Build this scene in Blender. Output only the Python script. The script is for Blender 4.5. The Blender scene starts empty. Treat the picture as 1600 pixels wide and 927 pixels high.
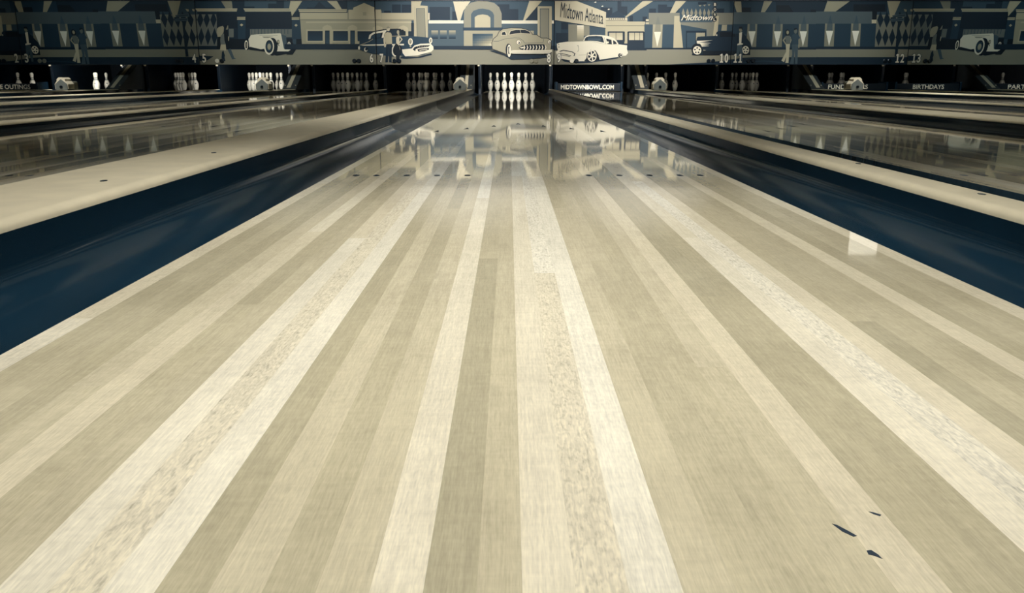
import bpy, bmesh, math, random
from mathutils import Vector, Matrix, Euler

S = bpy.context.scene
COL = S.collection
R = random.Random(8)

# ---------------------------------------------------------------- camera
W, H, F = 1600, 927, 1340.0
CAMH = 0.2506
PITCH = math.atan(340.5 / F)
YAW = math.atan(4.5 / (F / math.cos(PITCH)))
cd = bpy.data.cameras.new('camera')
cam = bpy.data.objects.new('camera', cd)
COL.objects.link(cam)
cam.location = (0, 0, CAMH)
cam.rotation_euler = (math.pi / 2 - PITCH, 0, -YAW)
cd.sensor_width = 36
cd.sensor_fit = 'HORIZONTAL'
cd.lens = F / W * 36
cd.clip_start = 0.02
cd.clip_end = 200
S.camera = cam
RM = Euler(cam.rotation_euler).to_matrix()


def on_plane(px, py, Y):
    """point of the vertical plane y=Y seen at a pixel of the photograph"""
    d = RM @ Vector(((px - W / 2) / F, -(py - H / 2) / F, -1))
    t = Y / d.y
    return Vector((d.x * t, Y, CAMH + d.z * t))


# ---------------------------------------------------------------- colours
RAMP = [(0, (0, 8, 16)), (10, (1, 17, 27)), (45, (22, 50, 66)), (80, (66, 84, 92)), (110, (108, 112, 104)),
        (140, (146, 140, 116)), (180, (190, 178, 144)), (215, (224, 210, 176)), (255, (255, 248, 226))]


def lin(c):
    c /= 255.0
    return c / 12.92 if c <= 0.04045 else ((c + 0.055) / 1.055) ** 2.4


def tone(t, k=1.0):
    for (a, ca), (b, cb) in zip(RAMP, RAMP[1:]):
        if t <= b:
            u = (t - a) / (b - a)
            return tuple(min(1, lin(x + (y - x) * u) * k) for x, y in zip(ca, cb))
    return tuple(lin(x) for x in RAMP[-1][1])


MATS = {}


def mat(name, col, rough=0.6, metal=0.0, coat=0.0, spec=0.5, grain=0.0, gscale=30, coat_rough=0.05):
    if name in MATS:
        return MATS[name]
    m = bpy.data.materials.new(name)
    m.use_nodes = True
    nt = m.node_tree
    b = nt.nodes['Principled BSDF']
    b.inputs['Base Color'].default_value = (*col, 1)
    b.inputs['Roughness'].default_value = rough
    b.inputs['Metallic'].default_value = metal
    b.inputs['Coat Weight'].default_value = coat
    b.inputs['Coat Roughness'].default_value = coat_rough
    b.inputs['Specular IOR Level'].default_value = spec
    if grain:
        tc = nt.nodes.new('ShaderNodeTexCoord')
        n = nt.nodes.new('ShaderNodeTexNoise')
        n.inputs['Scale'].default_value = gscale
        n.inputs['Detail'].default_value = 4
        nt.links.new(tc.outputs['Object'], n.inputs['Vector'])
        r = nt.nodes.new('ShaderNodeMapRange')
        r.inputs['From Min'].default_value = 0.3
        r.inputs['From Max'].default_value = 0.7
        r.inputs['To Min'].default_value = 1 - grain
        r.inputs['To Max'].default_value = 1 + grain
        nt.links.new(n.outputs['Fac'], r.inputs['Value'])
        mx = nt.nodes.new('ShaderNodeVectorMath')
        mx.operation = 'SCALE'
        mx.inputs[0].default_value = col
        nt.links.new(r.outputs['Result'], mx.inputs['Scale'])
        nt.links.new(mx.outputs['Vector'], b.inputs['Base Color'])
    MATS[name] = m
    return m


def wood_material(name, coat=1.0, coat_rough=0.035):
    """boards: tone from the board's own colour, grain and figure from noise along the board"""
    m = bpy.data.materials.new(name)
    m.use_nodes = True
    nt = m.node_tree
    N, L = nt.nodes, nt.links
    b = N['Principled BSDF']

    def node(t, **k):
        n = N.new(t)
        for a, v in k.items():
            setattr(n, a, v)
        return n

    def math_(op, a, c):
        n = node('ShaderNodeMath', operation=op)
        for i, v in enumerate((a, c)):
            if isinstance(v, (int, float)):
                n.inputs[i].default_value = v
            else:
                L.new(v, n.inputs[i])
        return n.outputs[0]
    tc = node('ShaderNodeTexCoord')
    acol = node('ShaderNodeAttribute', attribute_name='board_tone')
    arnd = node('ShaderNodeAttribute', attribute_name='board_random')
    afig = node('ShaderNodeAttribute', attribute_name='board_figure')
    sep = node('ShaderNodeSeparateXYZ')
    L.new(tc.outputs['Object'], sep.inputs[0])

    def stretched(sx, sy, detail, rough=0.6):
        mp = node('ShaderNodeCombineXYZ')
        L.new(math_('MULTIPLY', sep.outputs['X'], sx), mp.inputs[0])
        L.new(math_('MULTIPLY', sep.outputs['Y'], sy), mp.inputs[1])
        L.new(math_('MULTIPLY', arnd.outputs['Fac'], 37.0), mp.inputs[2])
        n = node('ShaderNodeTexNoise')
        n.inputs['Scale'].default_value = 1.0
        n.inputs['Detail'].default_value = detail
        n.inputs['Roughness'].default_value = rough
        L.new(mp.outputs[0], n.inputs['Vector'])
        return n.outputs['Fac']
    fine = stretched(520, 16, 3)
    pore = stretched(900, 90, 1)
    broad = stretched(14, 3.5, 3)
    blot = stretched(50, 34, 3)
    # growth-ring figure: banded lines bent by broad noise
    bend = stretched(60, 16, 3)
    wv = math_('SINE', math_('ADD', math_('MULTIPLY', bend, 60.0), math_('MULTIPLY', sep.outputs['X'], 330.0)), 0)
    ring = math_('MULTIPLY', math_('MULTIPLY', wv, afig.outputs['Fac']), 0.07)
    spots = math_('MULTIPLY', math_('MAXIMUM', math_('SUBTRACT', stretched(260, 70, 3), 0.52), 0.0), -2.0)
    spots = math_('MULTIPLY', spots, math_('MAXIMUM', math_('SUBTRACT', afig.outputs['Fac'], 0.3), 0.0))
    f = math_('ADD', 1.0, math_('MULTIPLY', math_('SUBTRACT', fine, 0.5), 0.42))
    f = math_('ADD', f, math_('MULTIPLY', math_('SUBTRACT', pore, 0.5), 0.28))
    f = math_('ADD', f, math_('MULTIPLY', math_('SUBTRACT', broad, 0.5), 0.34))
    f = math_('ADD', f, math_('MULTIPLY', math_('SUBTRACT', blot, 0.5), 0.22))
    f = math_('ADD', f, ring)
    f = math_('ADD', f, math_('MULTIPLY', math_('SUBTRACT', stretched(40, 170, 2), 0.5), 0.17))
    f = math_('ADD', f, spots)
    vm = node('ShaderNodeVectorMath', operation='SCALE')
    L.new(acol.outputs['Color'], vm.inputs[0])
    L.new(f, vm.inputs['Scale'])
    L.new(vm.outputs['Vector'], b.inputs['Base Color'])
    b.inputs['Roughness'].default_value = 0.55
    b.inputs['Specular IOR Level'].default_value = 0.0
    b.inputs['Coat Weight'].default_value = coat
    b.inputs['Coat Roughness'].default_value = coat_rough
    b.inputs['Coat IOR'].default_value = 1.6
    bp = node('ShaderNodeBump')
    bp.inputs['Strength'].default_value = 0.05
    bp.inputs['Distance'].default_value = 0.002
    L.new(stretched(9, 1.6, 2), bp.inputs['Height'])
    L.new(bp.outputs['Normal'], b.inputs['Coat Normal'])
    return m


# ---------------------------------------------------------------- object helpers
def link(o, parent=None):
    COL.objects.link(o)
    if parent is not None:
        o.parent = parent
    return o


def tag(o, label, cat=None, group=None):
    o['label'] = label
    if cat:
        o['category'] = cat
    if group:
        o['group'] = group
    return o


def thing(name, loc, label, cat, group=None):
    o = bpy.data.objects.new(name, None)
    o.empty_display_size = 0.1
    o.location = loc
    link(o)
    return tag(o, label, cat, group)


def structure(o):
    o['kind'] = 'structure'
    return o


def mesh_obj(name, verts, faces, mats, parent=None, idx=None, smooth=False, loc=(0, 0, 0)):
    me = bpy.data.meshes.new(name)
    me.from_pydata([tuple(v) for v in verts], [], faces)
    if not isinstance(mats, (list, tuple)):
        mats = [mats]
    for m in mats:
        me.materials.append(m)
    if idx:
        me.polygons.foreach_set('material_index', idx)
    if smooth:
        me.polygons.foreach_set('use_smooth', [True] * len(me.polygons))
    me.update()
    o = bpy.data.objects.new(name, me)
    o.location = loc
    return link(o, parent)


def bm_obj(name, bm, m, parent=None, smooth=False, loc=(0, 0, 0)):
    bmesh.ops.recalc_face_normals(bm, faces=bm.faces[:])
    me = bpy.data.meshes.new(name)
    bm.to_mesh(me)
    bm.free()
    for x in (m if isinstance(m, (list, tuple)) else [m]):
        me.materials.append(x)
    if smooth:
        me.polygons.foreach_set('use_smooth', [True] * len(me.polygons))
    o = bpy.data.objects.new(name, me)
    o.location = loc
    return link(o, parent)


def bm_box(bm, lo, hi, bev=0.0):
    lo, hi = Vector(lo), Vector(hi)
    c = (lo + hi) / 2
    s = hi - lo
    r = bmesh.ops.create_cube(bm, size=1, matrix=Matrix.Translation(c) @ Matrix.Diagonal((s.x, s.y, s.z, 1)))
    if bev:
        es = list({e for v in r['verts'] for e in v.link_edges})
        bmesh.ops.bevel(bm, geom=es, offset=bev, segments=2, affect='EDGES', profile=0.6)


def box(name, lo, hi, m, parent=None, bev=0.0):
    bm = bmesh.new()
    bm_box(bm, lo, hi, bev)
    return bm_obj(name, bm, m, parent)


def extrude_profile(name, prof, y0, y1, m, parent=None, closed=True, smooth=True, ysteps=1, x=0.0):
    """sweep an (x,z) profile along y"""
    n = len(prof)
    verts, faces = [], []
    for k in range(ysteps + 1):
        y = y0 + (y1 - y0) * k / ysteps
        verts += [(px + x, y, pz) for px, pz in prof]
    rng = n if closed else n - 1
    for k in range(ysteps):
        for i in range(rng):
            j = (i + 1) % n
            faces.append((k * n + i, k * n + j, (k + 1) * n + j, (k + 1) * n + i))
    if closed:
        faces.append(tuple(range(n - 1, -1, -1)))
        faces.append(tuple(ysteps * n + i for i in range(n)))
    bm = bmesh.new()
    vs = [bm.verts.new(v) for v in verts]
    for f in faces:
        bm.faces.new([vs[i] for i in f])
    o = bm_obj(name, bm, m, parent)
    if smooth:
        me = o.data
        me.polygons.foreach_set('use_smooth', [len(p.vertices) == 4 for p in me.polygons])
        me.set_sharp_from_angle(angle=math.radians(40))
    return o


def lathe(prof, seg=24):
    verts, faces = [], []
    for r, z in prof:
        for k in range(seg):
            a = 2 * math.pi * k / seg
            verts.append((r * math.cos(a), r * math.sin(a), z))
    for i in range(len(prof) - 1):
        for k in range(seg):
            j = (k + 1) % seg
            faces.append((i * seg + k, i * seg + j, (i + 1) * seg + j, (i + 1) * seg + k))
    faces.append(tuple(range(seg - 1, -1, -1)))
    faces.append(tuple((len(prof) - 1) * seg + k for k in range(seg)))
    return verts, faces


def text_faces(s, offset=0.0, shear=0.0, extrude=0.0):
    """glyph outlines as (verts2d, faces), normalised to a 0..1 box in x and y"""
    cu = bpy.data.curves.new('lettering', 'FONT')
    cu.body = s
    cu.size = 1
    cu.offset = offset
    cu.shear = shear
    cu.extrude = extrude
    cu.resolution_u = 4
    o = bpy.data.objects.new('lettering', cu)
    COL.objects.link(o)
    bpy.context.view_layer.update()
    dg = bpy.context.evaluated_depsgraph_get()
    me = bpy.data.meshes.new_from_object(o.evaluated_get(dg))
    vs = [v.co.copy() for v in me.vertices]
    fs = [tuple(p.vertices) for p in me.polygons]
    bpy.data.objects.remove(o)
    bpy.data.meshes.remove(me)
    bpy.data.curves.remove(cu)
    x0, x1 = min(v.x for v in vs), max(v.x for v in vs)
    y0, y1 = min(v.y for v in vs), max(v.y for v in vs)
    return [((v.x - x0) / (x1 - x0), (v.y - y0) / (y1 - y0), v.z) for v in vs], fs


NUM = 'zero one two three four five six seven eight nine ten eleven twelve thirteen fourteen'.split()

# ---------------------------------------------------------------- lane layout
LW = 1.054                       # lane width
C8 = 0.051
WIDE, NARROW = 1.79, 1.625       # between the lanes of a pair / of neighbouring pairs
PAIR = WIDE + NARROW
CX = {}
for n in range(2, 15):
    k = (n - 8)
    if n % 2 == 0:
        CX[n] = C8 + k // 2 * PAIR
    else:
        CX[n] = C8 + (n + 1 - 8) // 2 * PAIR - WIDE
FOUL = 0.17
HEAD = FOUL + 18.29
LEND = HEAD + 1.02
GUT = 0.235
MASKY = 17.16
SEAM = {n: (CX[n] + CX[n + 1]) / 2 for n in range(2, 14, 2)}

# ---------------------------------------------------------------- room
m_floor = mat('dark_floor', tone(16), 0.7, grain=0.2, gscale=6)
m_ceil = mat('ceiling_tile', (.72, .74, .76), 0.9, grain=0.05, gscale=3)
m_wall = mat('painted_wall', (.33, .31, .27), 0.8, grain=0.06, gscale=2)
m_side = mat('side_wall', (.25, .28, .3), 0.85, grain=0.06, gscale=2)
m_pit = mat('pit_curtain', tone(4), 0.9, grain=0.3, gscale=8)
m_trim = mat('mask_trim', tone(8), 0.5)
XW = 11.35
structure(box('floor', (-XW - .2, -6, -0.32), (XW + .2, 21.2, -0.12), m_floor))
structure(box('ceiling', (-XW - .2, -6, 3.3), (XW + .2, 21.2, 3.45), m_ceil))
structure(box('wall_left', (-XW - .2, -6, -0.12), (-XW, 21.2, 3.3), m_side))
structure(box('wall_right', (XW, -6, -0.12), (XW + .2, 21.2, 3.3), m_side))
structure(box('wall_pit', (-XW, 20.9, -0.12), (XW, 21.1, 3.3), m_pit))
structure(box('wall_back', (-XW, MASKY + .06, 1.80), (XW, MASKY + .2, 3.3), m_wall))
structure(box('trim_1', (-XW, MASKY - .03, on_plane(800, 1.2, MASKY).z), (XW, MASKY + .06, 1.86), m_trim))
for k_, y_ in enumerate((2.6, 6.2, 9.8, 13.4)):  # unseen dark ceiling slabs, added for their reflection in the gutters
    structure(box('trim_%d' % (k_ + 2), (-XW, y_, 3.16), (XW, y_ + 1.0, 3.3), m_trim))
structure(box('wall_rear', (-XW, -6.2, -0.12), (XW, -6, 3.3), m_side))
structure(box('approach_floor', (-XW, -5.9, -0.12), (XW, FOUL - .03, -0.004), mat('approach_wood', tone(170), 0.4, coat=.5)))
bpy.data.objects['approach_floor'].name = 'floor_approach'

# ---------------------------------------------------------------- lanes
m_wood = wood_material('lane_maple')
m_deck = mat('pin_deck_wood', tone(60), 0.4, coat=1.0, grain=0.2, gscale=20, coat_rough=0.03)
m_mark = mat('marker_dark', tone(22), 0.5, spec=.2)
m_gouge = mat('gouge_dark', tone(30), 0.6)
B, Lt, M, D = 214, 200, 168, 152
T8 = {0: 208, 1: 158, 2: 170, 3: 160, 4: 178, 5: 203, 6: 153, 7: 160, 8: 208, 9: 211, 10: 213, 11: 164, 12: 178, 13: 158,
      14: 182, 15: 216, 16: 158, 17: 166, 18: 212, 19: 215, 20: 216, 21: 166, 22: 172, 23: 158, 24: 174, 25: 205,
      26: 155, 27: 160, 28: 208, 29: 211, 30: 213, 31: 150, 32: 156, 33: 162, 34: 196, 35: 158, 36: 164, 37: 158, 38: 212}
FIG8 = {9: 1.0, 19: 1.0, 29: 1.0, 15: .35, 10: .4, 20: .4, 0: .5, 12: .3, 25: .3}


def lane_bed(parent, n, x_center):
    rr = random.Random(100 + n)
    verts, faces, cols, rnds, figs = [], [], [], [], []
    bw = LW / 39
    y0, y1 = FOUL, HEAD - 0.22
    for i in range(39):
        xa, xb = [-LW / 2 + j * bw - (.004 if 17 < j < 27 else 0) for j in (i, i + 1)]
        base = T8[i] if n == 8 else T8[(i * (1 if n % 2 else -1) + n * 3) % 39] - 4
        y = y0
        first = True
        while y < y1:
            ln = rr.uniform(.7, 2.6) if not first else rr.uniform(.5, 2.2)
            first = False
            ye = min(y1, y + ln)
            t = 228 - (216 - base) * .78 + rr.uniform(-9, 9)
            k = len(verts)
            verts += [(xa, y, 0), (xb, y, 0), (xb, ye, 0), (xa, ye, 0)]
            faces.append((k, k + 1, k + 2, k + 3))
            cols.append(tone(t))
            rnds.append(rr.random())
            figs.append(FIG8.get(i, 0.12 if rr.random() < .6 else .3))
            y = ye
    # sides, ends, underside
    k = len(verts)
    a, b_ = -LW / 2, LW / 2
    verts += [(a, y0, 0), (b_, y0, 0), (b_, y1, 0), (a, y1, 0), (a, y0, -.119), (b_, y0, -.119), (b_, y1, -.119), (a, y1, -.119)]
    for f in ((0, 4, 5, 1), (1, 5, 6, 2), (2, 6, 7, 3), (3, 7, 4, 0), (4, 7, 6, 5)):
        faces.append(tuple(k + q for q in f))
        cols.append(tone(70))
        rnds.append(.5)
        figs.append(0)
    o = mesh_obj('lane_bed', verts, faces, m_wood, parent)
    me = o.data
    at = me.attributes.new('board_tone', 'FLOAT_COLOR', 'FACE')
    at.data.foreach_set('color', [c for t in cols for c in (*t, 1)])
    at = me.attributes.new('board_random', 'FLOAT', 'FACE')
    at.data.foreach_set('value', rnds)
    at = me.attributes.new('board_figure', 'FLOAT', 'FACE')
    at.data.foreach_set('value', figs)
    return o


def prism(name, poly, z0, z1, m, parent):
    n = len(poly)
    verts = [(x, y, z0) for x, y in poly] + [(x, y, z1) for x, y in poly]
    faces = [tuple(range(n, 2 * n))] + [(i, (i + 1) % n, n + (i + 1) % n, n + i) for i in range(n)]
    return mesh_obj(name, verts, faces, m, parent)


def side(n):
    return 'left' if n < 8 else 'right'


for n in CX:
    lab = ('wide foreground bowling lane of striped polished boards leading to the fully lit rack of pins' if n == 8 else
           'polished wooden bowling lane that ends under the painted %s on the mural mask' % NUM[n])
    t = thing('bowling_lane', (CX[n], 0, 0), lab, 'bowling lane', 'bowling lanes side by side')
    lane_bed(t, n, CX[n])
    box('pin_deck', (-LW / 2, HEAD - .219, -.119), (LW / 2, LEND, 0), m_deck, t)
    if abs(n - 8) <= 1:
        bw = LW / 39
        for b in (3, 5, 8, 11, 14):
            for sgn in (-1, 1):
                x = sgn * (LW / 2 - (b - .5) * bw)
                yy = FOUL + 2.13
                prism('dot_marker', [(x + .0085 * math.cos(a * math.pi / 5), yy + .017 * math.sin(a * math.pi / 5)) for a in range(10)], -.001, .0003, m_mark, t)
        for b in (5, 10, 15, 20, 25, 30, 35):
            x = -LW / 2 + (b - .5) * bw
            yy = FOUL + 4.75 - abs(b - 20) * .047
            prism('arrow_marker', [(x - .014, yy), (x, yy + .03), (x + .014, yy), (x, yy + .16)], -.001, .0003, m_mark, t)
    if n == 8:
        def ground(px, py):
            d = RM @ Vector(((px - W / 2) / F, -(py - H / 2) / F, -1))
            s = -CAMH / d.z
            return (d.x * s - CX[8], d.y * s)
        for pts in ([(1357, 800), (1364, 801), (1377, 805), (1375, 807), (1365, 804)],
                    [(1300, 819), (1308, 821), (1325, 830), (1339, 838), (1333, 839), (1316, 831)],
                    [(1354, 861), (1361, 860), (1372, 867), (1379, 874), (1366, 869), (1357, 867)]):
            prism('gouge_mark', [ground(*p) for p in pts][::-1], -.001, .0002, m_gouge, t)['label'] = 'short dark gouge in the lane boards'

# ---------------------------------------------------------------- gutters and cappings
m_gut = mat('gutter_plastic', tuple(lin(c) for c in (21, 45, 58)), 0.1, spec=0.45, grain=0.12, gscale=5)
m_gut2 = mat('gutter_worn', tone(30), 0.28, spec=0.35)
nt = m_gut2.node_tree
tc = nt.nodes.new('ShaderNodeTexCoord')
mp = nt.nodes.new('ShaderNodeMapping')
mp.inputs['Scale'].default_value = (26, 2.2, 26)
nz = nt.nodes.new('ShaderNodeTexNoise')
nz.inputs['Scale'].default_value = 1
nz.inputs['Detail'].default_value = 5
nz.inputs['Distortion'].default_value = .8
cr = nt.nodes.new('ShaderNodeValToRGB')
e = cr.color_ramp.elements
e[0].position, e[0].color = .50, (*tone(24), 1)
e[1].position, e[1].color = .66, (*tone(110), 1)
nt.links.new(tc.outputs['Object'], mp.inputs['Vector'])
nt.links.new(mp.outputs['Vector'], nz.inputs['Vector'])
nt.links.new(nz.outputs['Fac'], cr.inputs['Fac'])
nt.links.new(cr.outputs['Color'], nt.nodes['Principled BSDF'].inputs['Base Color'])
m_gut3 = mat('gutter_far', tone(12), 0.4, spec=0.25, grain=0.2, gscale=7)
m_cap = mat('capping_wood', tone(204), 0.42, spec=0.2, grain=0.07, gscale=14, coat=.25, coat_rough=.12)
m_nail = mat('nail_dark', tone(25), 0.5)


def gutter_profile(sgn, rim):
    """trough from the lane edge outwards; its outer wall rises to just under the capping"""
    top, bot = [], []
    pts = [(0.004, -.013)]
    for k in range(0, 13):
        a = math.pi * k / 12
        x = .118 - .112 * math.cos(a)
        z = -.013 - .047 * math.sin(a)
        pts.append((x, z))
    pts += [(.2325, .0), (.2335, rim)]
    top = [(sgn * x, z) for x, z in pts]
    bot = [(sgn * (x if x < .2 else x + .003), z - .006) for x, z in pts[:-1]] + [(sgn * .2365, rim)]
    return top + bot[::-1]


def add_gutter(n, sgn):
    xe = CX[n] + sgn * LW / 2
    nm = 'left' if sgn < 0 else 'right'
    lab = 'dark curved ball gutter along the %s edge of %s' % (
        nm, 'the big foreground lane' if n == 8 else 'the lane ending under painted %s' % NUM[n])
    prof = gutter_profile(sgn, .040 if (n % 2 == 0) == (sgn < 0) else .0265)
    if n == 8:
        t = thing('ball_gutter', (xe, 0, 0), lab, 'gutter', 'ball gutters')
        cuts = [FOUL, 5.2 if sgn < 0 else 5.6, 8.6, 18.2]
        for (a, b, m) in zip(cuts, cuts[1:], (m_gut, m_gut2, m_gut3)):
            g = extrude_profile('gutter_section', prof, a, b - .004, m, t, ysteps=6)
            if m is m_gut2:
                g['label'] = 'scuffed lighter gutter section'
    else:
        t = extrude_profile('ball_gutter', prof, FOUL, 18.2, m_gut, None, ysteps=6)
        t.location = (xe, 0, 0)
        tag(t, lab, 'gutter', 'ball gutters')
    return t


def cap_profile(w, z0, z1, rx, rz):
    pts = []
    for k in range(7):
        a = math.pi - math.pi / 2 * (.12 + .88 * k / 6)
        pts.append((-w / 2 + rx + rx * math.cos(a), z1 - rz + rz * math.sin(a)))
    pts.append((0, z1 + .0012))
    for k in range(7):
        a = math.pi / 2 - math.pi / 2 * .88 * k / 6
        pts.append((w / 2 - rx + rx * math.cos(a), z1 - rz + rz * math.sin(a)))
    xe = pts[-1][0] + .001
    pts += [(xe, z0), (xe - .012, z0), (xe - .012, -.119), (-xe + .012, -.119), (-xe + .012, z0), (-xe, z0)]
    return pts


for n in CX:
    add_gutter(n, -1)
    add_gutter(n, 1)
for n in range(2, 14):
    xa, xb = CX[n] + LW / 2 + GUT, CX[n + 1] - LW / 2 - GUT
    wide = n % 2 == 1
    prof = cap_profile(xb - xa, .0405 if wide else .027, .056 if wide else .043, .022, .014 if wide else .0145)
    xm = (xa + xb) / 2
    lab = '%s tan wooden capping strip between the lanes of painted %s and %s' % ('wide' if wide else 'narrow', NUM[n], NUM[n + 1])
    t = thing('division_capping', (xm, 0, 0), lab, 'capping', 'cappings between the lanes')
    extrude_profile('capping_board', prof, FOUL, MASKY + .9 if not wide else MASKY - .1, m_cap, t, ysteps=8)
    if n in (7, 8):
        for (px, py) in ([(162, 283), (334, 239)] if n == 7 else [(1534, 304), (1341, 256)]):
            d = RM @ Vector(((px - W / 2) / F, -(py - H / 2) / F, -1))
            zt = .0565 if n == 7 else .0435
            s = (zt - CAMH) / d.z
            x, y = d.x * s - xm, d.y * s
            lim = (xb - xa) / 2 - .03
            x = max(-lim, min(lim, x))
            prism('nail_hole', [(x + .006 * math.cos(a * math.pi / 4), y + .011 * math.sin(a * math.pi / 4)) for a in range(8)], zt - .003, zt + .0012, m_nail, t)['label'] = 'small dark nail hole'

# ---------------------------------------------------------------- pins
m_pin = mat('pin_white', tone(243), 0.25, coat=.4)
m_stripe = mat('pin_stripe', tone(14), 0.4)
IN = .0254
PP = [(0, 0.98), (.12, 1.02), (.75, 1.415), (1.5, 1.72), (2.25, 1.955), (3.375, 2.255), (4.5, 2.385), (5.2, 2.36), (5.875, 2.28), (6.6, 2.1), (7.25, 1.85),
      (8.0, 1.52), (8.625, 1.235), (9.375, .985), (10, .90), (10.4, .905), (10.875, .935), (11.75, 1.047), (12.625, 1.205), (13.2, 1.27), (13.6, 1.265),
      (14.1, 1.14), (14.5, .9), (14.8, .58), (14.96, .25)]


def rad(h):
    for (a, ra), (b, rb) in zip(PP, PP[1:]):
        if a <= h <= b:
            return ra + (rb - ra) * (h - a) / (b - a)


pv, pf = lathe([(r * IN, h * IN) for h, r in PP])
proto_body = mesh_obj('pin_body', pv, pf, m_pin, smooth=True)
bands = []
for a, b in ((8.7, 9.3), (10.1, 10.65)):
    v, f = lathe([((rad(h) + d) * IN, h * IN) for h, d in ((a, -.03), (a, .025), ((a + b) / 2, .03), (b, .025), (b, -.03))])
    bands.append(mesh_obj('neck_stripe', v, f, m_stripe, smooth=True))
# small dark crown-shaped emblem on the belly
ev, ef = [], []
ang0 = -math.pi / 2 - .28
prof_e = [(5.6, -.16, .16), (5.9, -.2, .2), (6.25, -.24, .24)]
for h, a, b in prof_e:
    for k in range(5):
        an = ang0 + a + (b - a) * k / 4
        hh = h + (.25 if (h > 6.2 and k % 2 == 0) else 0)
        ev.append(((rad(hh) + .02) * IN * math.cos(an), (rad(hh) + .02) * IN * math.sin(an), hh * IN))
for i in range(2):
    for k in range(4):
        ef.append((i * 5 + k, i * 5 + k + 1, i * 5 + k + 6, i * 5 + k + 5))
proto_emb = mesh_obj('emblem', ev, ef, m_stripe)
PROTO = [proto_body] + bands + [proto_emb]
PINPOS = {1: (0, 0), 2: (-.1524, .264), 3: (.1524, .264), 4: (-.3048, .528), 5: (0, .528), 6: (.3048, .528),
          7: (-.4572, .792), 8: (-.1524, .792), 9: (.1524, .792), 10: (.4572, .792)}
PINNAME = {1: 'front pin', 2: 'left pin of the second row', 3: 'right pin of the second row', 4: 'left pin of the third row',
           5: 'middle pin of the third row', 6: 'right pin of the third row', 7: 'far left pin of the back row',
           8: 'inner left pin of the back row', 9: 'inner right pin of the back row', 10: 'far right pin of the back row'}
ALL = range(1, 11)
STAND = {8: ALL, 7: ALL, 6: ALL, 5: ALL, 4: (1, 2, 3, 4, 5, 7, 8), 3: (1, 2, 8), 2: (1, 3, 5), 10: (1, 2, 4, 7),
         11: (1, 2, 3, 4, 5, 7, 8, 9), 12: (3, 5, 6, 9), 13: (5, 9), 14: (3, 6)}
DX = {5: -.11, 3: -.09, 4: -.03, 2: -.1, 12: -.03, 13: 0, 14: .03}
firstpin = True
for n, st in STAND.items():
    for p in st:
        x, y = PINPOS[p]
        lit = 'brightly lit' if n in (3, 5, 8) else 'dim'
        t = thing('bowling_pin', (CX[n] + DX.get(n, 0) * .3 + x, HEAD + y, 0),
                  '%s white bowling pin, %s standing below painted %s' % (lit, PINNAME[p], NUM[n]), 'bowling pin', 'bowling pins on lane %d' % n)
        t.rotation_euler.z = 0 if n == 8 else R.uniform(-.8, .8)
        for o in PROTO:
            c = o
            if not firstpin:
                c = o.copy()
                COL.objects.link(c)
            c.parent = t
        firstpin = False

# ---------------------------------------------------------------- pin deck surroundings
m_kick = mat('kickback_board', tone(6), 0.5, grain=0.3, gscale=6)
m_kick2 = mat('kickback_edge', tone(6), 0.4, grain=0.3, gscale=14)
m_ramp = mat('sloped_cover', (.055, .062, .06), 0.35, spec=.6, grain=0.12, gscale=8)
m_strip = mat('cover_glint_fittings', tone(205), 0.3, spec=.6)  # painted reflection on the covers; also colours bolts and brackets
def partition(xe, label):
    t = thing('kickback_panel', (xe, 18.25, -.12), label, 'partition', 'partitions beside the pins')
    box('panel_board', (-.022, 0, 0), (.022, 2.6, .98), m_kick, t, .004)
    box('edge_post', (-.028, -.035, 0), (.028, -.001, .95), m_kick2, t, .006)
    box('edge_bracket', (-.04, -.055, .62), (.0, -.036, .68), m_strip, t, .004)


for n in CX:
    if n % 2 == 0 and n < 14:
        partition(SEAM[n], 'dark upright partition shared by the pins below painted %s and %s' % (NUM[n], NUM[n + 1]))
    s_ = -1 if n % 2 == 0 else 1
    partition(CX[n] + s_ * (LW / 2 + .13), 'dark upright partition on the %s side of the pins below painted %s' % ('left' if s_ < 0 else 'right', NUM[n]))


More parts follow.
